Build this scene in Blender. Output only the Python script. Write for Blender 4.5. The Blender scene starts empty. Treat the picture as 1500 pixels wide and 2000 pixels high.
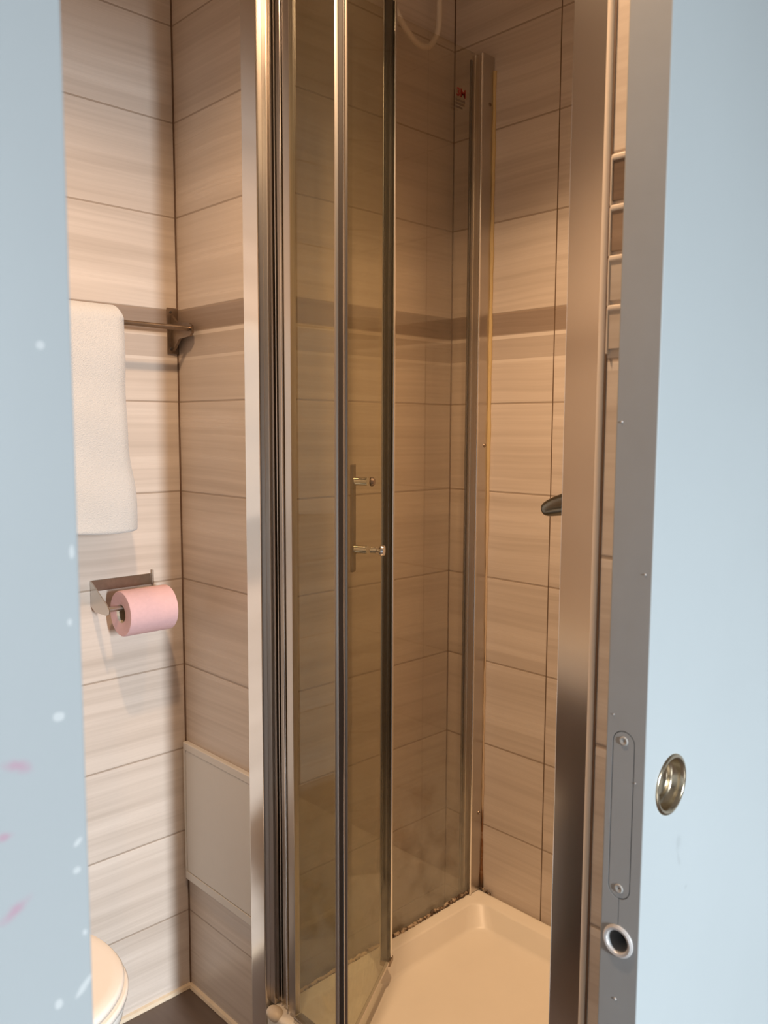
import bpy, bmesh, math, random
from mathutils import Vector, Matrix
random.seed(7)
scene = bpy.context.scene
COL = scene.collection
PI = math.pi

# ------------------------------------------------------------------ camera
cam_d = bpy.data.cameras.new('camera')
cam = bpy.data.objects.new('camera', cam_d); COL.objects.link(cam)
R_ = Vector((0.69383111, 0.720126, 0.00411475)); U_ = Vector((-0.07459841, 0.06618906, 0.99501462)); F_ = Vector((-0.71626354, 0.69067905, -0.09964429))
M_ = Matrix((R_, U_, -F_)).transposed().to_4x4(); M_.translation = Vector((0, 0, 1.3376))
cam.matrix_world = M_
cam_d.sensor_width = 36; cam_d.sensor_fit = 'AUTO'; cam_d.lens = 1628.27 / 2000 * 36
cam_d.clip_start = 0.02
cam_d.dof.use_dof = True; cam_d.dof.focus_distance = 1.55; cam_d.dof.aperture_fstop = 9.5
scene.camera = cam

# ------------------------------------------------------------------ colour management, world, lights
scene.view_settings.view_transform = 'Standard'
scene.view_settings.look = 'None'
scene.view_settings.gamma = 1
scene.view_settings.exposure = 0.0
scene.view_settings.use_curve_mapping = False
world = bpy.data.worlds.new('world'); scene.world = world; world.use_nodes = True
world.node_tree.nodes['Background'].inputs[0].default_value = (0.70, 0.82, 1.0, 1)
world.node_tree.nodes['Background'].inputs[1].default_value = 0.35

def area(name, loc, target, sx, sy, power, color, spread=None):
    l = bpy.data.lights.new(name, 'AREA'); l.shape = 'RECTANGLE'; l.size = sx; l.size_y = sy
    l.energy = power; l.color = color
    if spread: l.spread = spread
    o = bpy.data.objects.new(name, l); COL.objects.link(o); o.location = loc
    o.rotation_euler = (Vector(target) - Vector(loc)).to_track_quat('-Z', 'Y').to_euler()
    return o
# daylight through the hallway window behind the camera
area('hallway_daylight', (3.9, -0.10, 1.55), (-1.4, 0.45, -1.10), 0.10, 1.2, 86.0, (0.85, 0.935, 1.0), math.radians(84))
# warm lamp on the bathroom ceiling (its bowl is built with the ceiling lamp further down)
def spot(name, loc, power, color, r, ang, blend):
    l = bpy.data.lights.new(name, 'SPOT'); l.spot_size = math.radians(ang); l.spot_blend = blend; l.energy = power; l.color = color; l.shadow_soft_size = r
    o = bpy.data.objects.new(name, l); COL.objects.link(o); o.location = loc
    return o
LAMP = (-0.78, 0.44, 2.40)
LAMP2 = (-0.80, 1.06, 2.40)
spot('bathroom_downlight_bulb', LAMP, 52.0, (1.0, 0.66, 0.39), 0.03, 140, 0.6)
spot('shower_downlight_bulb', LAMP2, 54.0, (1.0, 0.645, 0.36), 0.03, 90, 1.0)

# ------------------------------------------------------------------ material helpers
class NT:
    def __init__(s, name):
        s.m = bpy.data.materials.new(name); s.m.use_nodes = True
        s.t = s.m.node_tree; s.n = s.t.nodes; s.l = s.t.links
        s.b = s.n['Principled BSDF']; s.out = s.n['Material Output']
    def node(s, typ, **kw):
        nd = s.n.new(typ)
        for k, v in kw.items(): setattr(nd, k, v)
        return nd
    def put(s, sock, v):
        if isinstance(v, bpy.types.NodeSocket): s.l.new(v, sock)
        else: sock.default_value = v
    def math(s, op, a, b=None, c=None, clamp=False):
        nd = s.node('ShaderNodeMath', operation=op); nd.use_clamp = clamp
        s.put(nd.inputs[0], a)
        if b is not None: s.put(nd.inputs[1], b)
        if c is not None: s.put(nd.inputs[2], c)
        return nd.outputs[0]
    def mix(s, f, a, b):
        nd = s.node('ShaderNodeMix', data_type='RGBA')
        s.put(nd.inputs[0], f)
        s.put(nd.inputs[6], a if isinstance(a, bpy.types.NodeSocket) else (*a, 1))
        s.put(nd.inputs[7], b if isinstance(b, bpy.types.NodeSocket) else (*b, 1))
        return nd.outputs[2]
    def xyz(s):
        g = s.node('ShaderNodeNewGeometry'); sp = s.node('ShaderNodeSeparateXYZ')
        s.l.new(g.outputs['Position'], sp.inputs[0]); return sp.outputs
    def vec(s, x, y, z):
        c = s.node('ShaderNodeCombineXYZ')
        for i, v in enumerate((x, y, z)): s.put(c.inputs[i], v)
        return c.outputs[0]
    def noise(s, v, scale=1.0, detail=3.0, rough=0.5):
        nd = s.node('ShaderNodeTexNoise'); s.put(nd.inputs['Vector'], v)
        nd.inputs['Scale'].default_value = scale; nd.inputs['Detail'].default_value = detail; nd.inputs['Roughness'].default_value = rough
        return nd.outputs[0]
    def ramp(s, v, a, b):      # smooth 0..1 between a and b
        nd = s.node('ShaderNodeMapRange', interpolation_type='SMOOTHSTEP')
        s.put(nd.inputs[0], v); nd.inputs[1].default_value = a; nd.inputs[2].default_value = b
        return nd.outputs[0]
    def bump(s, h, strength, dist=0.002):
        nd = s.node('ShaderNodeBump'); nd.inputs['Strength'].default_value = strength; nd.inputs['Distance'].default_value = dist
        s.put(nd.inputs['Height'], h); s.l.new(nd.outputs[0], s.b.inputs['Normal'])
    def set(s, **kw):
        names = dict(col='Base Color', rough='Roughness', metal='Metallic', spec='Specular IOR Level', coat='Coat Weight', ior='IOR', trans='Transmission Weight', alpha='Alpha', sss='Subsurface Weight', sheen='Sheen Weight')
        for k, v in kw.items():
            sk = s.b.inputs[names[k]]
            if isinstance(v, tuple) and len(v) == 3: v = (*v, 1)
            s.put(sk, v)
        return s

def plain(name, col, rough=0.5, metal=0.0, nscale=40, namt=0.06, bump=0.0, **kw):
    t = NT(name); g = t.node('ShaderNodeNewGeometry')
    n = t.noise(g.outputs['Position'], nscale, 4)
    dark = tuple(c * (1 - namt) for c in col); lite = tuple(min(1, c * (1 + namt)) for c in col)
    t.set(col=t.mix(n, dark, lite), rough=rough, metal=metal, **kw)
    if bump: t.bump(n, bump)
    return t.m

BASE_Z = 0.9945      # height of one horizontal joint of the tile grid
def tile_mat(name, axis, zoff=0.0, vjoints=(), h=0.2, light=(0.745, 0.655, 0.58), dark=(0.51, 0.43, 0.365), decor=True, painted_glint=False):
    """horizontally grained ceramic tiles; axis 0 = wall runs along x, 1 = along y"""
    t = NT(name); p = t.xyz(); u = p[axis]; z = p[2]
    zz = t.math('DIVIDE', t.math('SUBTRACT', z, BASE_Z + zoff - 10 * h), h)
    row = t.math('FLOOR', zz); fr = t.math('FRACT', zz)
    # which tile along the wall
    col = 0.0
    for j in vjoints: col = t.math('ADD', col, t.math('GREATER_THAN', u, j))
    seed = t.math('ADD', t.math('MULTIPLY', row, 3.71), t.math('MULTIPLY', col, 11.3) if vjoints else 0.0)
    warp = t.noise(t.vec(t.math('MULTIPLY', u, 2.2), seed, 0.0), 1.0, 2)
    zs = t.math('ADD', z, t.math('MULTIPLY', warp, 0.03))
    broad = t.noise(t.vec(t.math('MULTIPLY', u, 0.9), t.math('MULTIPLY', zs, 17.0), seed), 1.0, 3, 0.55)
    fine = t.noise(t.vec(t.math('MULTIPLY', u, 1.6), t.math('MULTIPLY', zs, 150.0), seed), 1.0, 4, 0.6)
    thin = t.noise(t.vec(t.math('MULTIPLY', u, 1.1), t.math('MULTIPLY', zs, 52.0), t.math('ADD', seed, 40.0)), 1.0, 2, 0.5)
    f = t.math('ADD', t.math('ADD', t.math('MULTIPLY', t.ramp(broad, 0.28, 0.72), 0.42), t.math('MULTIPLY', t.ramp(fine, 0.25, 0.75), 0.28)), t.math('MULTIPLY', t.ramp(thin, 0.35, 0.75), 0.30))
    c = t.mix(f, light, dark)
    if decor:    # the patterned course: a dark stripe, a pale line, a mid-brown stripe, a pale line
        isd = t.math('COMPARE', row, 12.0, 0.5)
        d1 = t.math('MULTIPLY', t.ramp(fr, 0.74, 0.77), isd)
        lin = t.math('MULTIPLY', t.math('COMPARE', fr, 0.732, 0.018), isd)
        d2 = t.math('MULTIPLY', t.math('COMPARE', fr, 0.60, 0.112), isd)
        lin2 = t.math('MULTIPLY', t.math('COMPARE', fr, 0.47, 0.015), isd)
        k = 1.0 if not painted_glint else 0.85
        c = t.mix(d1, c, t.mix(fine, (0.37 * k, 0.29 * k, 0.235 * k), (0.25 * k, 0.185 * k, 0.145 * k)))
        c = t.mix(t.math('MULTIPLY', d2, 0.75), c, t.mix(fine, (0.53, 0.45, 0.39), (0.42, 0.345, 0.29)))
        c = t.mix(t.math('MULTIPLY', lin, 0.9), c, (0.72, 0.64, 0.57))
        c = t.mix(t.math('MULTIPLY', lin2, 0.7), c, (0.72, 0.64, 0.57))
    # joints
    g = 0.0095
    jm = t.math('MAXIMUM', t.math('LESS_THAN', fr, g), t.math('GREATER_THAN', fr, 1 - g))
    c = t.mix(t.math('MULTIPLY', jm, 0.75), c, (0.33, 0.25, 0.19))
    sm = t.math('MAXIMUM', t.ramp(fr, 0.018, 0.0), t.ramp(fr, 0.982, 1.0))
    if painted_glint: c = t.mix(t.math('MULTIPLY', t.math('COMPARE', fr, 0.965, 0.02), 0.6), c, (0.86, 0.76, 0.66))  # bevel highlight below each joint, painted into the tile colour
    if vjoints:
        for j in vjoints:
            vm = t.math('COMPARE', u, j, 0.0015)
            c = t.mix(t.math('MULTIPLY', vm, 0.95), c, (0.15, 0.095, 0.06)); sm = t.math('MAXIMUM', sm, vm)
    t.set(col=c, rough=t.math('ADD', 0.24, t.math('MULTIPLY', f, 0.14)), spec=0.45)
    t.bump(t.math('SUBTRACT', t.math('MULTIPLY', fine, 0.10), sm), 0.35, 0.0012)
    return t.m

MAT = {}
MAT['tile_y'] = tile_mat('tiles_along_y', 1)
MAT['tile_x'] = tile_mat('tiles_along_x', 0, vjoints=(-1.042,))
MAT['tile_side'] = tile_mat('tiles_beside_door', 0, zoff=0.0127, decor=False, light=(0.78, 0.68, 0.58), dark=(0.54, 0.44, 0.36), painted_glint=True)
MAT['tile_strip_dark'] = tile_mat('strip_dark', 0, h=5, decor=False, light=(0.24, 0.165, 0.12), dark=(0.06, 0.038, 0.025))
MAT['tile_strip_mid'] = tile_mat('strip_mid', 0, h=5.1, decor=False, light=(0.36, 0.26, 0.19), dark=(0.17, 0.115, 0.08))
MAT['tile_strip_light'] = tile_mat('strip_light', 0, h=5.2, decor=False, light=(0.66, 0.58, 0.50), dark=(0.46, 0.38, 0.31))
MAT['chrome'] = plain('polished_aluminium', (0.86, 0.83, 0.80), 0.17, 1.0, 300, 0.02)
MAT['chrome_soft'] = plain('satin_aluminium', (0.60, 0.555, 0.51), 0.32, 1.0, 300, 0.03)
MAT['metal_dark'] = plain('dark_anodised_metal', (0.34, 0.29, 0.25), 0.3, 1.0, 200, 0.05)  # darker brown-grey metal for the post ridge, rib and leaf channel
MAT['chrome_dark'] = plain('worn_metal', (0.34, 0.27, 0.21), 0.34, 1.0, 90, 0.2)
MAT['rubber'] = plain('dark_seal', (0.055, 0.045, 0.04), 0.5)
MAT['brass'] = plain('aged_brass', (0.60, 0.50, 0.36), 0.22, 1.0, 60, 0.15)
MAT['ceramic'] = plain('white_ceramic', (0.86, 0.84, 0.80), 0.12, 0, 20, 0.01)
MAT['lid'] = plain('toilet_lid_plastic', (0.88, 0.84, 0.79), 0.22, 0, 20, 0.01)
MAT['acrylic'] = plain('shower_tray_acrylic', (0.88, 0.82, 0.72), 0.33, 0, 9, 0.05)
MAT['paper'] = plain('pink_tissue', (0.72, 0.47, 0.48), 0.95, 0, 120, 0.06, bump=0.25)
MAT['card'] = plain('cardboard', (0.50, 0.42, 0.33), 0.9, 0, 120, 0.08)
MAT['panel'] = plain('white_panel_plastic', (0.72, 0.69, 0.65), 0.45, 0, 30, 0.02)
MAT['bead'] = plain('beige_silicone', (0.72, 0.60, 0.45), 0.4, 0, 60, 0.12)
MAT['corner'] = plain('dark_corner_joint', (0.15, 0.09, 0.055), 0.6, 0, 60, 0.3)
MAT['ceil'] = plain('ceiling_paint', (0.62, 0.56, 0.50), 0.8, 0, 20, 0.03)
MAT['hall'] = plain('hallway_paint', (0.72, 0.74, 0.76), 0.7, 0, 20, 0.02)
MAT['hose'] = plain('white_hose', (0.78, 0.70, 0.60), 0.35, 0, 100, 0.05)
MAT['black'] = plain('black_hole', (0.01, 0.01, 0.01), 0.8)
MAT['vanity'] = plain('dark_wood', (0.09, 0.06, 0.045), 0.4, 0, 20, 0.3)
MAT['mixer'] = plain('dark_chrome', (0.20, 0.19, 0.16), 0.28, 1.0, 60, 0.2)
MAT['trim'] = plain('plastic_tile_trim', (0.80, 0.69, 0.58), 0.25, 0, 30, 0.02)

# floor: dark brown wood look
t = NT('dark_floor'); p = t.xyz()
n = t.noise(t.vec(t.math('MULTIPLY', p[0], 3.0), t.math('MULTIPLY', p[1], 30.0), 0.0), 1.0, 4)
t.set(col=t.mix(n, (0.085, 0.062, 0.05), (0.16, 0.12, 0.10)), rough=0.35); MAT['floor'] = t.m

# clear glass with limescale towards the tray
def glass(name, tint, z0, haze, refl=0.5):
    t = NT(name); t.n.remove(t.b)
    tr = t.node('ShaderNodeBsdfTransparent'); tr.inputs[0].default_value = (*tint, 1)
    gl = t.node('ShaderNodeBsdfGlossy'); gl.inputs[0].default_value = (1, 1, 1, 1); gl.inputs['Roughness'].default_value = 0.02
    di = t.node('ShaderNodeBsdfDiffuse'); di.inputs[0].default_value = (0.62, 0.60, 0.52, 1)
    fr = t.node('ShaderNodeFresnel'); fr.inputs[0].default_value = 1.48
    m1 = t.node('ShaderNodeMixShader'); m2 = t.node('ShaderNodeMixShader')
    p = t.xyz(); g = t.node('ShaderNodeNewGeometry')
    low = t.ramp(p[2], z0 + 0.55, z0)
    spots = t.noise(g.outputs['Position'], 14, 5, 0.6)
    runs = t.noise(t.vec(t.math('MULTIPLY', t.math('ADD', p[0], p[1]), 40.0), t.math('MULTIPLY', p[2], 1.5), 0.0), 1.0, 3)
    hz = t.math('ADD', t.math('MULTIPLY', t.math('ADD', spots, runs), haze * 0.25), t.math('MULTIPLY', t.math('MULTIPLY', low, t.ramp(spots, 0.25, 0.6)), haze * 3.4))
    t.l.new(hz, m1.inputs[0]); t.l.new(tr.outputs[0], m1.inputs[1]); t.l.new(di.outputs[0], m1.inputs[2])
    t.l.new(t.math('MULTIPLY', fr.outputs[0], refl), m2.inputs[0]); t.l.new(m1.outputs[0], m2.inputs[1]); t.l.new(gl.outputs[0], m2.inputs[2])
    t.l.new(m2.outputs[0], t.out.inputs[0])
    return t.m
MAT['glass'] = glass('clear_glass', (0.925, 0.90, 0.855), 0.2315, 0.09, 0.18)
MAT['glass_door'] = glass('door_glass', (0.915, 0.915, 0.855), 0.2315, 0.06, 0.10)

# silicone on the tray, with mould; and on the wall profile, with rust
t = NT('mouldy_silicone'); g = t.node('ShaderNodeNewGeometry')
n = t.noise(g.outputs['Position'], 55, 4, 0.7); p = t.xyz()
far = t.ramp(p[1], 1.05, 1.45)
m = t.ramp(t.math('ADD', n, t.math('MULTIPLY', far, 0.13)), 0.50, 0.66)
t.set(col=t.mix(m, (0.60, 0.47, 0.33), (0.075, 0.038, 0.018)), rough=0.6); MAT['mould'] = t.m
t = NT('yellowed_silicone'); g = t.node('ShaderNodeNewGeometry'); p = t.xyz()
n = t.noise(t.vec(0.0, 0.0, t.math('MULTIPLY', p[2], 14.0)), 1.0, 5, 0.7)
low = t.ramp(p[2], 0.46, 0.40); yel = t.ramp(p[2], 1.05, 1.35)
c = t.mix(yel, (0.58, 0.44, 0.30), (0.58, 0.43, 0.21))
c = t.mix(t.math('MULTIPLY', low, t.ramp(n, 0.36, 0.52)), c, (0.19, 0.075, 0.02))
c = t.mix(t.ramp(p[2], 0.275, 0.24), c, (0.06, 0.03, 0.012))
t.set(col=c, rough=0.5); MAT['yellow_seal'] = t.m

# towel
t = NT('white_terry'); g = t.node('ShaderNodeNewGeometry')
n = t.noise(g.outputs['Position'], 420, 3); n2 = t.noise(g.outputs['Position'], 9, 3)
t.set(col=t.mix(n2, (0.59, 0.565, 0.54), (0.69, 0.665, 0.64)), rough=1.0, sheen=0.3); t.bump(n, 0.8, 0.002); MAT['towel'] = t.m

# painted woodwork with chips and pink smears (each mark sits where the paint is damaged)
def paint(name, col, chips=(), smears=(), darks=()):
    t = NT(name); p = t.xyz(); g = t.node('ShaderNodeNewGeometry')
    n = t.noise(g.outputs['Position'], 6, 4)
    wob = t.noise(g.outputs['Position'], 160, 3)
    c = t.mix(n, tuple(a * 0.97 for a in col), tuple(min(1, a * 1.03) for a in col))
    def blob(c, y, z, ry, rz, colour, amt, slope=0.0, soft=0.5):
        dy = t.math('DIVIDE', t.math('SUBTRACT', p[1], y), ry)
        dz = t.math('DIVIDE', t.math('SUBTRACT', t.math('SUBTRACT', p[2], z), t.math('MULTIPLY', t.math('SUBTRACT', p[1], y), slope)), rz)
        r = t.math('ADD', t.math('SQRT', t.math('ADD', t.math('MULTIPLY', dy, dy), t.math('MULTIPLY', dz, dz))), t.math('MULTIPLY', t.math('SUBTRACT', wob, 0.5), 0.9))
        return t.mix(t.math('MULTIPLY', t.ramp(r, 1.0, 1.0 - soft), amt), c, colour)
    for (y, z, ry, rz, sl) in chips: c = blob(c, y, z, ry, rz, (0.56, 0.58, 0.58), 0.8, sl, 0.3)
    for (y, z, ry, rz, sl) in smears: c = blob(c, y, z, ry, rz, (0.45, 0.22, 0.30), 0.6, sl, 0.9)
    for (y, z, ry, rz, sl) in darks: c = blob(c, y, z, ry, rz, tuple(a * 0.8 for a in col), 0.5, sl, 0.8)
    t.set(col=c, rough=0.42); t.bump(n, 0.15, 0.004)
    return t.m
PAINT = (0.37, 0.40, 0.412)
MAT['paint_wall'] = paint('grey_blue_paint_chipped', PAINT,
    chips=[(0.1686, 1.1895, 0.0035, 0.0028, 0), (0.1659, 1.3773, 0.003, 0.0025, 0), (0.1765, 1.1195, 0.0028, 0.0022, 0.5), (0.1755, 1.1041, 0.0024, 0.0022, 0), (0.1773, 1.038, 0.005, 0.0028, 0.9), (0.1632, 1.0343, 0.0025, 0.003, 0),
           (0.1782, 1.274, 0.0015, 0.004, 0), (0.1786, 1.068, 0.0016, 0.002, 0), (0.176, 1.238, 0.0014, 0.002, 0)],
    smears=[(0.147, 1.1695, 0.010, 0.0050, -0.35), (0.1425, 1.0945, 0.011, 0.0048, 0.45), (0.139, 1.135, 0.006, 0.003, 0)])
MAT['paint_leaf'] = paint('pale_blue_paint', (0.47, 0.515, 0.53), darks=[(0.772, 0.906, 0.006, 0.008, -1.2), (0.77, 0.925, 0.008, 0.012, 0), (0.79, 0.87, 0.004, 0.004, 0)])
MAT['paint_edge_shaded'] = plain('leaf_edge_paint_in_shade', (0.335, 0.345, 0.35), 0.5, 0, 25, 0.05, bump=0.2)  # same paint as the leaf, with the edge's shade put into the colour
MAT['screw'] = plain('painted_screw', (0.42, 0.41, 0.39), 0.45, 0.1, 60, 0.1)
MAT['ring'] = plain('pale_ring', (0.62, 0.60, 0.59), 0.3, 0.2, 60, 0.05)

# ------------------------------------------------------------------ mesh helpers
def bx(bm, lo, hi, bev=0.0, seg=2, mat=None):
    c = [(a + b) / 2 for a, b in zip(lo, hi)]; s = [abs(b - a) for a, b in zip(lo, hi)]
    M = Matrix.Translation(c) @ Matrix.Diagonal((*s, 1))
    if mat: M = mat @ M
    r = bmesh.ops.create_cube(bm, size=1, matrix=M)
    if bev > 0:
        es = list({e for v in r['verts'] for e in v.link_edges})
        bmesh.ops.bevel(bm, geom=es, offset=bev, segments=seg, affect='EDGES', profile=0.5)
def cyl(bm, a, b, r, r2=None, seg=24):
    a, b = Vector(a), Vector(b); d = b - a
    M = Matrix.Translation((a + b) / 2) @ d.to_track_quat('Z', 'Y').to_matrix().to_4x4()
    bmesh.ops.create_cone(bm, cap_ends=True, segments=seg, radius1=r, radius2=r if r2 is None else r2, depth=d.length, matrix=M)
def lathe(bm, prof, org, axis, seg=48, cap=False):
    """prof: list of (radius, height along axis)"""
    axis = Vector(axis).normalized(); q = axis.to_track_quat('Z', 'Y'); org = Vector(org)
    rings = []
    for r, h in prof:
        if r < 1e-6: rings.append([bm.verts.new(org + q @ Vector((0, 0, h)))])
        else: rings.append([bm.verts.new(org + q @ Vector((r * math.cos(2 * PI * i / seg), r * math.sin(2 * PI * i / seg), h))) for i in range(seg)])
    for a, b in zip(rings, rings[1:]):
        for i in range(seg):
            j = (i + 1) % seg
            if len(a) == 1 and len(b) == 1: continue
            if len(a) == 1: bm.faces.new((a[0], b[j], b[i]))
            elif len(b) == 1: bm.faces.new((a[i], a[j], b[0]))
            else: bm.faces.new((a[i], a[j], b[j], b[i]))
    bmesh.ops.recalc_face_normals(bm, faces=bm.faces)
def tube(bm, pts, r, seg=12, closed_ends=True):
    pts = [Vector(p) for p in pts]; rings = []; up = Vector((0.13, 0.31, 1)).normalized()
    for i, p in enumerate(pts):
        d = (pts[min(i + 1, len(pts) - 1)] - pts[max(i - 1, 0)]).normalized()
        s = d.cross(up).normalized(); u = s.cross(d)
        rr = r(i / (len(pts) - 1)) if callable(r) else r
        rings.append([bm.verts.new(p + rr * (math.cos(2 * PI * k / seg) * s + math.sin(2 * PI * k / seg) * u)) for k in range(seg)])
    for a, b in zip(rings, rings[1:]):
        for k in range(seg):
            bm.faces.new((a[k], a[(k + 1) % seg], b[(k + 1) % seg], b[k]))
    if closed_ends: bm.faces.new(rings[0]); bm.faces.new(rings[-1])
    bmesh.ops.recalc_face_normals(bm, faces=bm.faces)
def prism(bm, poly, lo, hi, axis=2):
    """extrude a 2-D outline; axis = the axis of extrusion; the other two take the outline in order"""
    def P(a, b, h):
        return {2: (a, b, h), 1: (a, h, b), 0: (h, a, b)}[axis]
    A = [bm.verts.new(P(a, b, lo)) for a, b in poly]; B = [bm.verts.new(P(a, b, hi)) for a, b in poly]
    n = len(poly)
    bm.faces.new(A); bm.faces.new(B[::-1])
    for i in range(n): bm.faces.new((A[i], B[i], B[(i + 1) % n], A[(i + 1) % n]))
    bmesh.ops.recalc_face_normals(bm, faces=bm.faces)
def catmull(pts, n=10):
    pts = [Vector(p) for p in pts]; P = [pts[0]] + pts + [pts[-1]]; out = []
    for i in range(1, len(P) - 2):
        for k in range(n):
            t = k / n; a, b, c, d = P[i - 1:i + 3]
            out.append(0.5 * ((2 * b) + (-a + c) * t + (2 * a - 5 * b + 4 * c - d) * t * t + (-a + 3 * b - 3 * c + d) * t ** 3))
    out.append(pts[-1]); return out
def obj(name, bm, mat, parent=None, smooth=False, angle=35):
    me = bpy.data.meshes.new(name); bm.to_mesh(me); bm.free()
    me.materials.append(mat)
    o = bpy.data.objects.new(name, me); COL.objects.link(o)
    if smooth:
        for p_ in me.polygons: p_.use_smooth = True
        me.set_sharp_from_angle(angle=math.radians(angle))
        if len(me.vertices) < 420:
            w = o.modifiers.new('even_normals', 'WEIGHTED_NORMAL'); w.keep_sharp = True
    if parent:
        o.parent = parent; o.matrix_parent_inverse = Matrix.Translation(-parent.location)
    return o
def cut(o, cutters):
    """subtract meshes from o and bake the result"""
    tmp = []
    for b in cutters:
        me = bpy.data.meshes.new('cutter'); b.to_mesh(me); b.free()
        c = bpy.data.objects.new('cutter', me); COL.objects.link(c); tmp.append(c)
        m = o.modifiers.new('cut', 'BOOLEAN'); m.operation = 'DIFFERENCE'; m.object = c; m.solver = 'EXACT'
    bpy.context.view_layer.update()
    dg = bpy.context.evaluated_depsgraph_get()
    me2 = bpy.data.meshes.new_from_object(o.evaluated_get(dg))
    o.modifiers.clear(); o.data = me2
    for c in tmp: bpy.data.objects.remove(c)
def thing(name, label, cat, loc=(0, 0, 0), group=None):
    o = bpy.data.objects.new(name, None); COL.objects.link(o); o.location = loc; o.empty_display_size = 0.05
    o['label'] = label; o['category'] = cat
    if group: o['group'] = group
    return o
def tag(o, label, cat, group=None):
    o['label'] = label; o['category'] = cat
    if group: o['group'] = group
    return o
def struct(name, bm, mat, label=None, cat=None):
    o = obj(name, bm, mat); o['kind'] = 'structure'
    if label: o['label'] = label; o['category'] = cat
    return o
def box_obj(name, lo, hi, mat, parent=None, bev=0.0, smooth=False):
    b = bmesh.new(); bx(b, lo, hi, bev); return obj(name, b, mat, parent, smooth)

# ------------------------------------------------------------------ the room
XL, YM, XS, YB = -1.6765, 0.977, -1.332, 1.5038
CEIL = 2.45
b = bmesh.new(); bx(b, (-1.76, -1.3, -0.06), (4.3, 2.2, 0.0)); struct('floor', b, MAT['floor'], 'dark brown floor', 'floor')
b = bmesh.new(); bx(b, (-1.76, -1.3, CEIL), (4.3, 2.2, CEIL + 0.06)); struct('ceiling', b, MAT['ceil'], 'ceiling over the bathroom and hallway', 'ceiling')
b = bmesh.new(); bx(b, (XL - 0.08, -1.3, 0), (XL, YM + 0.02, CEIL)); struct('wall_left', b, MAT['tile_y'], 'tiled wall behind the towel and toilet roll', 'wall')
b = bmesh.new(); bx(b, (XL, YM, 0), (XS - 0.012, YB, CEIL)); struct('wall_middle', b, MAT['tile_x'], 'narrow tiled wall left of the shower with a white hatch', 'wall')
b = bmesh.new(); bx(b, (XS - 0.011, YM, 0), (XS, YB + 0.02, CEIL)); struct('wall_shower_left', b, MAT['tile_y'], 'tiled shower wall behind the glass side panel', 'wall')
b = bmesh.new(); bx(b, (XS - 0.02, YB, 0), (-0.42, YB + 0.08, CEIL)); struct('wall_back', b, MAT['tile_x'], 'tiled back wall of the shower', 'wall')
b = bmesh.new(); bx(b, (-0.53, 0.862, 0), (-0.462, YB, CEIL)); struct('wall_shower_right', b, MAT['tile_y'], 'tiled right wall of the shower', 'wall')
b = bmesh.new(); bx(b, (-0.4590, 0.751, 0), (-0.4155, 2.2, CEIL)); struct('wall_side', b, MAT['tile_side'], 'narrow tiled wall end between shower frame and door', 'wall')
b = bmesh.new(); bx(b, (XL, -0.31, 0), (-0.46, -0.25, CEIL)); struct('wall_front', b, MAT['tile_x'], 'tiled bathroom wall behind the camera side', 'wall')
b = bmesh.new(); bx(b, (-0.46, -1.3, 0), (-0.415, 0.182, CEIL), 0.0012, 2); struct('wall_hall', b, MAT['paint_wall'], 'grey-blue painted wall left of the doorway, chipped paint and pink smears', 'wall')
b = bmesh.new(); bx(b, (-0.46, 0.182, 2.06), (-0.415, 0.751, CEIL)); struct('wall_lintel', b, MAT['paint_wall'], 'painted wall over the doorway', 'wall')
# hallway behind the camera, with its window
b = bmesh.new()
bx(b, (4.2, -1.3, 0), (4.26, 2.2, 0.9)); bx(b, (4.2, -1.3, 2.2), (4.26, 2.2, CEIL)); bx(b, (4.2, -1.3, 0.9), (4.26, -0.75, 2.2)); bx(b, (4.2, 0.3, 0.9), (4.26, 2.2, 2.2))
struct('wall_right', b, MAT['hall'], 'hallway wall with the window behind the camera', 'wall')
b = bmesh.new(); bx(b, (-0.415, 2.2, 0), (4.26, 2.26, CEIL)); struct('wall_far', b, MAT['hall'], 'end wall of the hallway', 'wall')
b = bmesh.new(); bx(b, (-0.415, -1.36, 0), (4.26, -1.3, CEIL)); struct('wall_near', b, MAT['hall'], 'other end wall of the hallway', 'wall')

# dark joints in the wall corners, silicone at the floor
def bead(name, a, b_, r, mat, seg=8):
    bm = bmesh.new(); cyl(bm, a, b_, r, seg=seg); o = obj(name, bm, mat, smooth=True); o['kind'] = 'structure'; return o
bead('trim_1', (XL + 0.0005, YM - 0.0005, 0), (XL + 0.0005, YM - 0.0005, CEIL), 0.0024, MAT['corner'])
bead('trim_2', (XS, YB, 0), (XS, YB, CEIL), 0.0024, MAT['corner'])
bead('trim_3', (XL, -1.2, 0.002), (XL, YM, 0.002), 0.009, MAT['bead'])
bead('trim_4', (XL, YM, 0.002), (XS + 0.09, YM, 0.002), 0.009, MAT['bead'])
# rounded plastic trim on the tile edge beside the door, with its dark gap
b = bmesh.new(); cyl(b, (-0.4632, 0.7520, 0), (-0.4632, 0.7520, CEIL), 0.0042, seg=20); o = obj('trim_5', b, MAT['trim'], smooth=True); o['kind'] = 'structure'
b = bmesh.new(); bx(b, (-0.4590, 0.7500, 0), (-0.4566, 0.7520, CEIL)); o = obj('trim_6', b, MAT['corner']); o['kind'] = 'structure'

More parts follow.
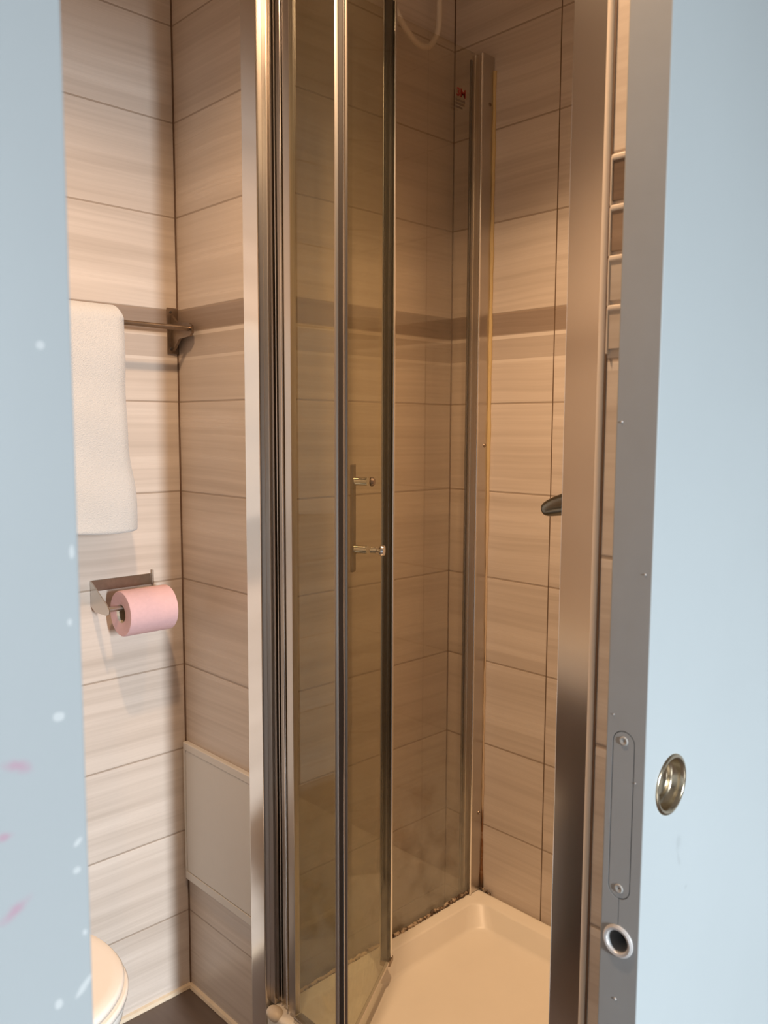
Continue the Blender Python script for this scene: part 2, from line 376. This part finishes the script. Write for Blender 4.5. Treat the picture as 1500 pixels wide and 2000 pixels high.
# raised decorative strips set into the narrow tiled wall end
def strip(z0, z1, mat, label):
    t_ = thing('border_tile', label, 'tile', (-0.434, 0.751, z0), 'raised border strips beside the door')
    b = bmesh.new(); bx(b, (-0.4548, 0.7480, z0 + 0.0045), (-0.4160, 0.7512, z1 - 0.0045), 0.0008, 1); obj('tile_face', b, mat, t_)
    b = bmesh.new()
    bx(b, (-0.4560, 0.7462, z1 - 0.0052), (-0.4160, 0.7512, z1 + 0.0006), 0.0018, 3); bx(b, (-0.4562, 0.7465, z0), (-0.4546, 0.7512, z1 - 0.002), 0.0006, 2)
    obj('raised_edge', b, MAT['trim'], t_, True)
zs = [1.6048, 1.5565, 1.508, 1.4600, 1.4127]
strip(zs[1], zs[0], MAT['tile_strip_dark'], 'dark brown border strip beside the door, topmost of four')
strip(zs[2], zs[1], MAT['tile_strip_mid'], 'mid-brown border strip directly under the dark brown one')
strip(zs[3], zs[2], MAT['tile_strip_light'], 'pale beige border strip under the mid-brown one')
strip(zs[4], zs[3], MAT['tile_strip_light'], 'pale beige border strip, lowest of the four, above plain tiles')

# ------------------------------------------------------------------ sliding door leaf on the right
LX0, LX1, LY0 = -0.4125, -0.370, 0.6975
door = thing('sliding_door', 'pale blue sliding door standing open on the right, with shade-toned edge and round pull', 'door', (-0.391, 1.1, 0.0))
b = bmesh.new(); bx(b, (LX0, LY0, 0.012), (LX1, LY0 + 0.80, 2.05), 0.0015, 3)
leaf = obj('door_leaf', b, MAT['paint_leaf'], door)
leaf.data.materials.append(MAT['paint_edge_shaded'])
c1 = bmesh.new(); cyl(c1, (-0.386, 0.7485, 0.992), (-0.360, 0.7485, 0.992), 0.0275, seg=64)
c2 = bmesh.new(); cyl(c2, (-0.3925, LY0 - 0.01, 0.8415), (-0.3925, LY0 + 0.03, 0.8415), 0.0105, seg=48)
# shallow groove around the lock plate
def stadium(cx, z0, z1, r, n=16):
    pts = [(cx + r * math.cos(a), z1 + r * math.sin(a)) for a in [PI * k / n for k in range(n + 1)]]
    pts += [(cx + r * math.cos(a), z0 + r * math.sin(a)) for a in [PI + PI * k / n for k in range(n + 1)]]
    return pts
c3 = bmesh.new(); prism(c3, stadium(-0.3935, 0.8965, 1.0405, 0.0118), LY0 - 0.01, LY0 + 0.0022, axis=1)
c4 = bmesh.new(); bx(c4, (-0.39345, LY0 - 0.01, 0.852), (-0.39275, LY0 + 0.0012, 0.886))
cut(leaf, [c1, c2, c3, c4])
for p_ in leaf.data.polygons:
    cx = p_.center
    if cx.y < LY0 + 0.035 and cx.x < LX1 - 0.0015: p_.material_index = 1
b = bmesh.new(); prism(b, stadium(-0.3935, 0.8965, 1.0405, 0.0108), LY0 + 0.0001, LY0 + 0.0040, axis=1)
plate = obj('lock_plate', b, MAT['paint_edge_shaded'], door)
for z in (1.0425, 0.8950):
    b = bmesh.new(); lathe(b, [(0, -0.0009), (0.0010, -0.0009), (0.0013, 0.0004), (0.0036, 0.0009), (0.0046, 0.0), (0.0046, -0.002)], (-0.3935, LY0, z), (0, -1, 0), 32)
    b2 = obj('screw', b, MAT['screw'], plate, True)
b = bmesh.new(); lathe(b, [(0.0108, -0.02), (0.0108, 0.0008), (0.0118, 0.0022), (0.0140, 0.0026), (0.0158, 0.0014), (0.0164, -0.0004)], (-0.3925, LY0, 0.8415), (0, -1, 0), 48)
obj('finger_ring', b, MAT['ring'], door, True)
b = bmesh.new(); cyl(b, (-0.3925, LY0 + 0.02, 0.8415), (-0.3925, LY0 + 0.026, 0.8415), 0.0108); obj('finger_hole', b, MAT['black'], door)
b = bmesh.new(); lathe(b, [(0.0305, -0.0005), (0.0300, 0.0012), (0.0275, 0.0022), (0.0255, 0.0012), (0.0245, -0.003), (0.0235, -0.0095), (0.0205, -0.0115), (0.0150, -0.0118), (0.0142, -0.0110), (0.0135, -0.0118), (0, -0.0122)], (LX1, 0.7485, 0.992), (1, 0, 0), 64)
obj('flush_pull', b, MAT['brass'], door, True, 60)
# small chips on the edge
b = bmesh.new()
for (x, z, r) in ((-0.4065, 1.3445, 0.0012), (-0.3935, 0.781, 0.0015), (-0.405, 1.066, 0.0007), (-0.380, 1.005, 0.0007), (-0.3775, 1.205, 0.0010)):
    lathe(b, [(0, 0.0009), (r * 0.7, 0.0006), (r, 0)], (x, LY0, z), (0, -1, 0), 14)
obj('paint_blister', b, MAT['ring'], door, True)

# ------------------------------------------------------------------ shower tray
TZ = 0.2315
X0, X1, Y0, Y1 = -1.234, -0.532, 0.878, 1.5026
def rrect(x0, x1, y0, y1, r, n=8):
    out = []
    for cx, cy, a0 in ((x1 - r, y1 - r, 0), (x0 + r, y1 - r, PI / 2), (x0 + r, y0 + r, PI), (x1 - r, y0 + r, 3 * PI / 2)):
        for k in range(n + 1):
            a = a0 + PI / 2 * k / n; out.append((cx + r * math.cos(a), cy + r * math.sin(a)))
    return out
b = bmesh.new()
levels = [(0.0, 0.012, 0.0), (0.0, 0.012, TZ - 0.01), (0.004, 0.014, TZ - 0.003), (0.012, 0.015, TZ), (0.038, 0.03, TZ - 0.002), (0.045, 0.04, TZ - 0.006), (0.062, 0.05, TZ - 0.038), (0.070, 0.06, TZ - 0.046), (0.10, 0.07, TZ - 0.050), (0.22, 0.05, TZ - 0.057)]
prev = None
for (ins, r, z) in levels:
    ring = [b.verts.new((x, y, z)) for x, y in rrect(X0 + ins, X1 - ins, Y0 + ins, Y1 - ins, r)]
    if prev:
        n_ = len(ring)
        for i in range(n_): b.faces.new((prev[i], prev[(i + 1) % n_], ring[(i + 1) % n_], ring[i]))
    prev = ring
b.faces.new(prev)
bmesh.ops.recalc_face_normals(b, faces=b.faces)
tray = obj('shower_tray', b, MAT['acrylic'], smooth=True, angle=60)
tag(tray, 'cream shower tray raised on the floor inside the glass enclosure', 'shower tray')
b = bmesh.new(); lathe(b, [(0, 0.004), (0.03, 0.004), (0.042, 0.001), (0.045, -0.001)], (-0.72, 1.19, TZ - 0.057), (0, 0, 1), 40); obj('drain_cover', b, MAT['chrome'], tray, True)

# ------------------------------------------------------------------ shower enclosure
enc = thing('shower_enclosure', 'metal framed glass shower enclosure with folding door standing open inwards', 'shower enclosure', (-0.9, 0.89, TZ))
HT = 2.148
GX = -1.2255
def part(name, lo, hi, mat, bev=0.001, parent=enc): return box_obj(name, lo, hi, MAT[mat], parent, bev, True)
# left corner post: broad flat face and a stepped inner side
post = part('corner_post', (-1.2860, 0.884, 0.002), (-1.2400, 0.925, HT), 'chrome', 0.0018)
b = bmesh.new()
bx(b, (-1.2400, 0.896, TZ), (-1.2270, 0.922, HT), 0.0006, 1); obj('post_step', b, MAT['chrome_soft'], post)
b = bmesh.new(); bx(b, (-1.2270, 0.900, TZ + 0.01), (-1.2185, 0.915, HT), 0.0012, 2); obj('post_ridge', b, MAT['metal_dark'], post, True)
b = bmesh.new(); bx(b, (-1.2185, 0.908, TZ + 0.012), (-1.1865, 0.914, HT)); obj('post_channel', b, MAT['rubber'], post)
b = bmesh.new(); bx(b, (-1.2135, 0.901, TZ + 0.012), (-1.2105, 0.910, HT), 0.0008, 2); obj('post_rib', b, MAT['chrome_soft'], post, True)
b = bmesh.new(); bx(b, (-1.2060, 0.901, TZ + 0.012), (-1.1930, 0.910, HT), 0.0012, 2); obj('post_rib', b, MAT['metal_dark'], post, True)
b = bmesh.new(); cyl(b, (-1.1875, 0.896, TZ + 0.014), (-1.1875, 0.896, HT), 0.0022, seg=14); obj('post_lip', b, MAT['chrome'], post, True)
b = bmesh.new(); bmesh.ops.create_uvsphere(b, u_segments=24, v_segments=12, radius=0.021, matrix=Matrix.Translation((-1.212, 0.886, TZ - 0.006)) @ Matrix.Diagonal((1, 0.7, 0.62, 1))); obj('foot_cap', b, MAT['bead'], post, True)
# fixed inline pane and the stile it carries
part('pane_stile', (-1.1835, 0.897, TZ + 0.010), (-1.1640, 0.909, HT), 'chrome_soft', 0.0012)
b = bmesh.new(); bx(b, (-1.165, 0.900, TZ + 0.006), (-1.040, 0.905, HT - 0.01)); obj('inline_pane', b, MAT['glass_door'], enc)
# side panel on the tray
b = bmesh.new(); bx(b, (GX - 0.003, 0.915, TZ + 0.001), (GX + 0.003, 1.470, HT - 0.006)); side = obj('side_pane', b, MAT['glass'], enc)
b = bmesh.new()
random.seed(3)
pts = [(GX + 0.004 + random.uniform(-0.0012, 0.0016), 0.93 + i * (1.46 - 0.93) / 120, TZ + 0.002 + random.uniform(-0.001, 0.0025) * (0.6 + i / 90)) for i in range(121)]
tube(b, pts, lambda s: 0.0026 + 0.0014 * abs(math.sin(s * 71)) * s + 0.0010 * abs(math.sin(s * 173)), 8); obj('silicone_seal', b, MAT['mould'], enc, True)
# wall profile at the back
b = bmesh.new(); bx(b, (-1.2440, 1.4600, TZ + 0.001), (-1.2145, 1.5034, HT), 0.0015, 2)
wp = obj('wall_profile', b, MAT['chrome_soft'], enc, True)
b = bmesh.new(); cyl(b, (-1.2145, 1.4612, TZ + 0.001), (-1.2145, 1.4612, HT - 0.004), 0.0030, seg=14); cyl(b, (-1.2330, 1.4600, TZ + 0.001), (-1.2330, 1.4600, HT - 0.004), 0.0022, seg=14)
obj('profile_bead', b, MAT['chrome'], wp, True)
b = bmesh.new(); bx(b, (-1.2460, 1.4560, TZ + 0.001), (-1.2425, 1.4650, HT - 0.01)); obj('glazing_gasket', b, MAT['rubber'], wp)
for z in (2.045, 1.30, 0.426):
    b = bmesh.new(); lathe(b, [(0, 0.0008), (0.0012, 0.0008), (0.0016, 0.0018), (0.0040, 0.0014), (0.0048, 0.0), (0.0048, -0.001)], (-1.2145, 1.489, z), (1, 0, 0), 24); obj('profile_screw', b, MAT['chrome_dark'], wp, True)
b = bmesh.new()
pts = [(-1.2130 + 0.0006 * math.sin(i * 1.7), 1.5020, 0.236 + i * (HT - 0.03 - 0.236) / 90) for i in range(91)]
tube(b, pts, lambda s: 0.0022 + 0.0022 * min(1, max(0, (s - 0.35) / 0.2)) + 0.0005 * math.sin(s * 57) + 0.003 * max(0, 0.03 - s) / 0.03, 10); obj('silicone_strip', b, MAT['yellow_seal'], enc, True)
b = bmesh.new(); random.seed(5)
for i in range(16):
    x = -1.225 + random.uniform(-0.012, 0.045); y = 1.5005 - random.uniform(0, 0.006)
    bmesh.ops.create_icosphere(b, subdivisions=1, radius=random.uniform(0.0015, 0.0040), matrix=Matrix.Translation((x, y, TZ + random.uniform(0.0, 0.006))))
obj('mould_spots', b, MAT['mould'], enc, True)
# right jamb
jr = part('right_jamb', (-0.5840, 0.866, TZ + 0.001), (-0.5300, 0.905, HT), 'chrome', 0.0016)
# head rails
part('head_rail', (-1.2860, 0.884, HT), (-0.5300, 0.925, HT + 0.035), 'chrome_soft')
part('sill_rail', (-1.1640, 0.892, TZ + 0.0005), (-0.5840, 0.912, TZ + 0.010), 'chrome_soft', 0.002)
# warning sticker on the side pane: red mark over grey lines
stick = box_obj('warning_sticker', (GX + 0.0031, 1.386, 2.022), (GX + 0.0034, 1.414, 2.052), MAT['glass'], side)
t = NT('sticker_red'); t.set(col=(0.26, 0.022, 0.012), rough=0.5); MAT['red'] = t.m
t = NT('sticker_grey'); t.set(col=(0.16, 0.12, 0.09), rough=0.6); MAT['sgrey'] = t.m
def text(body, size, loc, xdir, mat, name, parent, normal):
    cu = bpy.data.curves.new(name, 'FONT'); cu.body = body; cu.size = size; cu.extrude = 0.0002; cu.offset = size * 0.02
    o = bpy.data.objects.new(name, cu); COL.objects.link(o); bpy.context.view_layer.update()
    me = bpy.data.meshes.new_from_object(o.evaluated_get(bpy.context.evaluated_depsgraph_get())); bpy.data.objects.remove(o)
    me.materials.clear(); me.materials.append(mat)
    X = Vector(xdir).normalized(); N = Vector(normal).normalized(); Y = N.cross(X)
    me.transform(Matrix.Translation(loc) @ Matrix((X, Y, N)).transposed().to_4x4())
    m = bpy.data.objects.new(name, me); COL.objects.link(m); m.parent = parent; m.matrix_parent_inverse = Matrix.Translation(-parent.location)
    return m
text('3M', 0.024, (GX + 0.0036, 1.386, 2.040), (0, 1, 0), MAT['red'], 'red_lettering', side, (1, 0, 0))
b = bmesh.new()
for k in range(3): bx(b, (GX + 0.0034, 1.384, 2.030 - k * 0.0075), (GX + 0.0037, 1.414 - k * 0.004, 2.034 - k * 0.0075))
obj('small_print', b, MAT['sgrey'], side)

# folding door leaf, swung into the shower
HX, HY = -1.029, 0.8965
dd = Vector((-0.478, 0.878, 0)).normalized(); nn = Vector((-0.878, -0.478, 0)).normalized()
MD = Matrix((dd, nn, Vector((0, 0, 1)))).transposed().to_4x4(); MD.translation = Vector((HX, HY, 0))   # local x along the leaf, y to its outer side
LW = 0.287
b = bmesh.new(); bx(b, (0.006, -0.0025, TZ + 0.012), (LW - 0.01, 0.0025, HT - 0.012), mat=MD); leafg = obj('door_pane', b, MAT['glass_door'], enc)
hx = Vector((0.694, 0.720, 0)).normalized(); hy = Vector((-hx.y, hx.x, 0))
MH = Matrix((hx, hy, Vector((0, 0, 1)))).transposed().to_4x4(); MH.translation = Vector((HX, HY, 0))   # hinge piece set at the angle between pane and leaf
b = bmesh.new(); bx(b, (-0.0120, -0.004, TZ + 0.001), (-0.0050, 0.010, HT), 0.0016, 2, mat=MH); hs = obj('hinge_stile', b, MAT['chrome_soft'], enc, True)
b = bmesh.new(); bx(b, (-0.0050, -0.002, TZ + 0.001), (0.0018, 0.010, HT), mat=MH); obj('stile_gasket', b, MAT['rubber'], hs)
b = bmesh.new(); cyl(b, MH @ Vector((0.0030, -0.003, TZ + 0.001)), MH @ Vector((0.0030, -0.003, HT)), 0.0014, seg=14); obj('stile_bead', b, MAT['chrome'], hs, True)
b = bmesh.new(); bx(b, (0.0040, -0.001, TZ + 0.001), (0.0095, 0.006, HT), 0.001, 2, mat=MH); obj('leaf_channel', b, MAT['metal_dark'], hs, True)
b = bmesh.new()
bx(b, (LW - 0.018, 0.0155, TZ + 0.012), (LW - 0.002, 0.0185, HT - 0.02), 0.001, 2, mat=MD)
fs = obj('free_stile', b, MAT['chrome_soft'], enc, True)
b = bmesh.new(); bx(b, (LW - 0.016, 0.0020, TZ + 0.012), (LW - 0.001, 0.0155, HT - 0.02), 0.001, 1, mat=MD); obj('stile_core', b, MAT['rubber'], fs, True)
b = bmesh.new(); cyl(b, MD @ Vector((LW - 0.004, -0.0015, TZ + 0.014)), MD @ Vector((LW - 0.004, -0.0015, HT - 0.022)), 0.0034, seg=18); obj('magnet_strip', b, MAT['chrome'], fs, True)
b = bmesh.new(); bx(b, (LW - 0.022, -0.006, TZ + 0.001), (LW + 0.004, 0.017, TZ + 0.014), 0.003, 2, mat=MD); obj('roller_block', b, MAT['chrome_dark'], fs, True)
b = bmesh.new(); bx(b, (0.008, -0.004, TZ + 0.008), (LW - 0.018, 0.004, TZ + 0.0125), 0.001, 1, mat=MD); obj('drip_seal', b, MAT['hose'], leafg, True)
# pull handle with two standoffs, knob on the inner side
b = bmesh.new(); bx(b, (0.130, 0.0270, 1.077), (0.146, 0.0330, 1.273), 0.0015, 2, mat=MD); hd = obj('door_handle', b, MAT['chrome_dark'], enc, True)
for z, s_ in ((1.2425, 0), (1.1185, 1)):
    b = bmesh.new(); cyl(b, MD @ Vector((0.14, 0.003, z)), MD @ Vector((0.14, 0.028, z)), 0.0078, seg=24); obj('standoff', b, MAT['chrome'], hd, True)
    b = bmesh.new()
    if s_:
        lathe(b, [(0, 0.0), (0.006, 0.0), (0.006, 0.012), (0.0035, 0.013), (0.0035, 0.017), (0.009, 0.018), (0.0105, 0.022), (0.009, 0.026), (0, 0.027)], MD @ Vector((0.14, -0.003, z)), -nn, 28)
        obj('inner_knob', b, MAT['chrome'], hd, True)
    else:
        lathe(b, [(0, 0.0), (0.0080, 0.0), (0.0085, 0.003), (0.006, 0.007), (0, 0.008)], MD @ Vector((0.14, -0.003, z)), -nn, 28)
        obj('inner_cap', b, MAT['chrome_dark'], hd, True)

# ------------------------------------------------------------------ shower fittings
b = bmesh.new()
pts = catmull([(-1.302, 1.240, 2.34), (-1.298, 1.245, 2.27), (-1.292, 1.272, 2.200), (-1.288, 1.310, 2.160), (-1.286, 1.345, 2.146), (-1.287, 1.378, 2.160), (-1.290, 1.402, 2.205), (-1.296, 1.408, 2.29), (-1.302, 1.400, 2.36)], 12)
tube(b, pts, 0.0062, 14)
hose = obj('shower_hose', b, MAT['hose'], smooth=True); tag(hose, 'pale shower hose hanging in a loop at the top of the shower wall', 'hose')
for y_, r_ in ((1.240, 0.014), (1.400, 0.012)):
    b = bmesh.new(); cyl(b, (-1.332, y_, 2.345), (-1.285, y_, 2.335), r_); obj('hose_connector', b, MAT['chrome'], hose, True)
# second bight of white pipe just above the free stile
mix = thing('shower_mixer', 'dark chrome mixer lever sticking out from behind the right shower frame', 'mixer', (-0.53, 0.955, 1.235))
b = bmesh.new(); lathe(b, [(0.030, 0.0), (0.031, 0.006), (0.024, 0.012), (0.020, 0.045), (0.017, 0.050), (0, 0.051)], (-0.53, 0.955, 1.236), (-1, 0, 0), 36); obj('mixer_body', b, MAT['mixer'], mix, True)
b = bmesh.new()
tube(b, catmull([(-0.575, 0.955, 1.240), (-0.610, 0.952, 1.242), (-0.640, 0.950, 1.236), (-0.660, 0.949, 1.230), (-0.669, 0.948, 1.2275)], 8), lambda s: 0.0165 * (1 - s) ** 0.5 * (1 - 0.2 * s) + 0.004, 20)
obj('lever', b, MAT['mixer'], mix, True)

# ------------------------------------------------------------------ access hatch in the middle wall
hatch = thing('access_panel', 'white plastic access hatch low on the narrow tiled wall', 'access panel', (-1.51, 0.972, 0.283))
b = bmesh.new(); bx(b, (-1.6700, 0.9640, 0.2800), (-1.3450, 0.9772, 0.6130), 0.0025, 3)
fr_ = obj('hatch_frame', b, MAT['panel'], hatch)
c = bmesh.new(); bx(c, (-1.6620, 0.950, 0.3000), (-1.3530, 0.9690, 0.5960)); cut(fr_, [c])
b = bmesh.new(); bx(b, (-1.6605, 0.9655, 0.3015), (-1.3545, 0.9695, 0.5945), 0.0012, 2); obj('hatch_door', b, MAT['panel'], hatch)

# ------------------------------------------------------------------ towel bar, towel
bar = thing('towel_bar', 'brown-grey metal towel bar with corner bracket on the tiled left wall', 'towel bar', (-1.6765, 0.7, 1.549))
b = bmesh.new(); cyl(b, (-1.600, 0.30, 1.549), (-1.600, 0.962, 1.549), 0.0055, seg=20); obj('rail', b, MAT['chrome_dark'], bar, True)
for y in (0.9615, 0.305):
    b = bmesh.new(); bx(b, (-1.6765, y - 0.012, 1.500), (-1.6725, y + 0.014, 1.600), 0.001, 2); pl = obj('bracket_plate', b, MAT['chrome_dark'], bar, True)
    b = bmesh.new()
    prism(b, [(-1.674, 1.586), (-1.650, 1.566), (-1.6, 1.561), (-1.589, 1.555), (-1.588, 1.540), (-1.597, 1.533), (-1.640, 1.530), (-1.660, 1.512), (-1.674, 1.502)], y - 0.003, y + 0.003, axis=1)
    obj('bracket_arm', b, MAT['chrome_dark'], bar)
    for z in (1.590, 1.511):
        b = bmesh.new(); lathe(b, [(0, 0.0015), (0.002, 0.0015), (0.0032, 0.0)], (-1.6725, y - 0.004, z), (1, 0, 0), 16); obj('bracket_screw', b, MAT['rubber'], pl, True)
# towel folded over the rail
random.seed(11)
b = bmesh.new()
yl, yr = 0.40, 0.803
prof = []     # (x, z, s) down the front, over the top, down the back
for k in range(46): prof.append((-1.5735, 1.128 + (1.548 - 1.128) * k / 45, 1))
for k in range(1, 12):
    a = PI * k / 12; prof.append((-1.600 + 0.0265 * math.cos(a), 1.548 + 0.0265 * math.sin(a), 0))
for k in range(40): prof.append((-1.6265, 1.548 - (1.548 - 1.150) * k / 39, -1))
NY = 60; grid = []
def th(x, y, z): return 0.0045 * math.sin(y * 38 + z * 3) * (1.55 - z) / 0.4 + 0.003 * math.sin(y * 17 - z * 11) + 0.0018 * math.sin(z * 43 + y * 9)
for (x, z, s) in prof:
    row = []
    for j in range(NY + 1):
        f = j / NY; drop = max(0, 1.53 - z)
        edge = 0.806 if z > 1.50 else 0.803
        q_ = min(1, max(0, (1.31 - z) / 0.11)); q_ = q_ * q_ * (3 - 2 * q_)
        e = yr - 0.004 + 0.004 * drop / 0.4 + 0.012 * q_
        if z > 1.55: e = yr - 0.004 - 0.012 * (z - 1.55) / 0.025
        y = yl + (e - yl) * f
        dx = th(x, y, z) * (1 if s >= 0 else 0.4)
        # rounded selvedge
        w = max(0.0, (f - 0.95) / 0.05); dx -= s * 0.012 * w * w
        zz = z
        if s == 1 and z < 1.135: zz = z + 0.004 * math.sin(y * 23) - 0.004 * (f > 0.85) * 0
        row.append(b.verts.new((x + dx, y, zz)))
    grid.append(row)
for a, c in zip(grid, grid[1:]):
    for j in range(NY): b.faces.new((a[j], a[j + 1], c[j + 1], c[j]))
bmesh.ops.recalc_face_normals(b, faces=b.faces)
tow = obj('towel', b, MAT['towel'], smooth=True)
m = tow.modifiers.new('thick', 'SOLIDIFY'); m.thickness = 0.013; m.offset = 0
m = tow.modifiers.new('sub', 'SUBSURF'); m.levels = 1; m.render_levels = 2
tag(tow, 'white towel folded over the metal bar on the left wall', 'towel')

# ------------------------------------------------------------------ paper holder and roll
RC = Vector((-1.5985, 0, 0.9655))
hol = thing('toilet_paper_holder', 'grey metal toilet paper holder screwed to the left wall', 'paper holder', (-1.6765, 0.83, 1.0))
b = bmesh.new(); bx(b, (-1.6765, 0.757, 0.992), (-1.6735, 0.898, 1.016), 0.001, 2); obj('back_plate', b, MAT['chrome_dark'], hol, True)
b = bmesh.new(); prism(b, [(-1.675, 1.016), (-1.664, 1.010), (-1.600, 0.975), (-1.590, 0.966), (-1.592, 0.958), (-1.604, 0.953), (-1.655, 0.952), (-1.675, 0.962)], 0.7565, 0.7590, axis=1); obj('side_arm', b, MAT['chrome_soft'], hol)
b = bmesh.new(); bx(b, (-1.6765, 0.8965, 0.990), (-1.668, 0.900, 1.024), 0.001, 2); obj('end_tab', b, MAT['chrome_dark'], hol, True)
b = bmesh.new(); cyl(b, (RC.x, 0.757, RC.z), (RC.x, 0.897, RC.z), 0.0052, seg=20); obj('spindle', b, MAT['chrome_soft'], hol, True)
roll = thing('toilet_roll', 'pink toilet roll on the wall holder under the towel', 'toilet roll', (RC.x, 0.84, RC.z - 0.012))
b = bmesh.new(); rc2 = (RC.x, 0.784, RC.z - 0.0065 - 0.0085)
rc2 = (RC.x, 0.786, RC.z - 0.012)
lathe(b, [(0.0195, 0.0), (0.0215, -0.0005), (0.046, -0.001), (0.0475, 0.001), (0.0478, 0.004), (0.0478, 0.103), (0.0472, 0.106), (0.0455, 0.107), (0.0215, 0.107), (0.0195, 0.107)], rc2, (0, 1, 0), 64); obj('paper', b, MAT['paper'], roll, True)
b = bmesh.new(); lathe(b, [(0.0185, 0.0008), (0.0198, 0.0), (0.0198, 0.1065), (0.0185, 0.106), (0.0185, 0.0008)], rc2, (0, 1, 0), 40); obj('cardboard_core', b, MAT['card'], roll, True)

# ------------------------------------------------------------------ toilet
wc = thing('toilet', 'white toilet with closed lid, its rounded front showing at lower left', 'toilet', (-1.31, 0.35, 0))
def oval(cx, cy, w, lf, lb, n=64, p=2.3):
    out = []
    for k in range(n):
        a = 2 * PI * k / n; c_, s_ = math.cos(a), math.sin(a)
        x = w * math.copysign(abs(c_) ** (2 / p), c_); L = lf if s_ > 0 else lb
        out.append((cx + x, cy + L * math.copysign(abs(s_) ** (2 / p), s_)))
    return out
def loft(bm, secs, capb=True, capt=True):
    prev = None; first = None
    for pts, z in secs:
        ring = [bm.verts.new((x, y, z)) for x, y in pts]
        if prev:
            n_ = len(ring)
            for i in range(n_): bm.faces.new((prev[i], prev[(i + 1) % n_], ring[(i + 1) % n_], ring[i]))
        else: first = ring
        prev = ring
    if capb: bm.faces.new(first)
    if capt: bm.faces.new(prev)
    bmesh.ops.recalc_face_normals(bm, faces=bm.faces)
TX, TY = -1.318, 0.385
b = bmesh.new(); loft(b, [(oval(TX, TY - 0.03, 0.105, 0.15, 0.22), 0.0), (oval(TX, TY - 0.03, 0.105, 0.15, 0.22), 0.02), (oval(TX, TY - 0.03, 0.095, 0.13, 0.21), 0.10), (oval(TX, TY - 0.02, 0.115, 0.15, 0.21), 0.22), (oval(TX, TY, 0.160, 0.205, 0.22), 0.33), (oval(TX, TY, 0.176, 0.226, 0.225), 0.375), (oval(TX, TY, 0.180, 0.230, 0.225), 0.395), (oval(TX, TY, 0.176, 0.226, 0.222), 0.402)])
obj('bowl', b, MAT['ceramic'], wc, True, 60)
b = bmesh.new(); loft(b, [(oval(TX, TY, 0.179, 0.229, 0.21), 0.403), (oval(TX, TY, 0.184, 0.234, 0.215), 0.406), (oval(TX, TY, 0.185, 0.235, 0.215), 0.415), (oval(TX, TY, 0.181, 0.231, 0.211), 0.420)]); obj('seat', b, MAT['lid'], wc, True, 60)
b = bmesh.new(); loft(b, [(oval(TX, TY, 0.172, 0.222, 0.21), 0.421), (oval(TX, TY, 0.178, 0.228, 0.215), 0.424), (oval(TX, TY, 0.179, 0.229, 0.215), 0.431), (oval(TX, TY, 0.174, 0.224, 0.211), 0.4365), (oval(TX, TY, 0.160, 0.208, 0.195), 0.439)]); obj('lid', b, MAT['lid'], wc, True, 60)
b = bmesh.new(); bx(b, (TX - 0.15, TY - 0.404, 0.0), (TX + 0.15, TY - 0.16, 0.40), 0.02, 3); obj('pan_back', b, MAT['ceramic'], wc, True)

# ------------------------------------------------------------------ ceiling downlights (out of frame, light the room)
for (P_, lb) in ((LAMP, 'round downlight in the ceiling of the bathroom, over the floor'), (LAMP2, 'round downlight in the ceiling over the shower tray')):
    lamp = thing('ceiling_downlight', lb, 'lamp', (P_[0], P_[1], CEIL), 'ceiling downlights')
    b = bmesh.new(); lathe(b, [(0.048, 0.02), (0.062, 0.020), (0.064, 0.026), (0.064, CEIL - P_[2] + 0.012), (0.048, CEIL - P_[2] + 0.012), (0.048, 0.02)], P_, (0, 0, 1), 48); obj('housing', b, MAT['panel'], lamp, True)
    b = bmesh.new(); lathe(b, [(0, 0.035), (0.047, 0.035)], P_, (0, 0, 1), 48); obj('reflector', b, MAT['chrome_soft'], lamp)

# ------------------------------------------------------------------ low unit behind the toilet, seen only as a reflection in the shower frame
van = thing('storage_unit', 'dark low unit with a white top behind the toilet', 'cabinet', (-1.05, -0.14, 0))
b = bmesh.new(); bx(b, (-1.674, -0.249, 0.001), (-0.470, -0.026, 0.69), 0.003, 2); obj('cabinet', b, MAT['vanity'], van, True)
b = bmesh.new(); bx(b, (-1.675, -0.249, 0.69), (-0.465, -0.022, 0.79), 0.006, 3); obj('worktop', b, MAT['ceramic'], van, True)
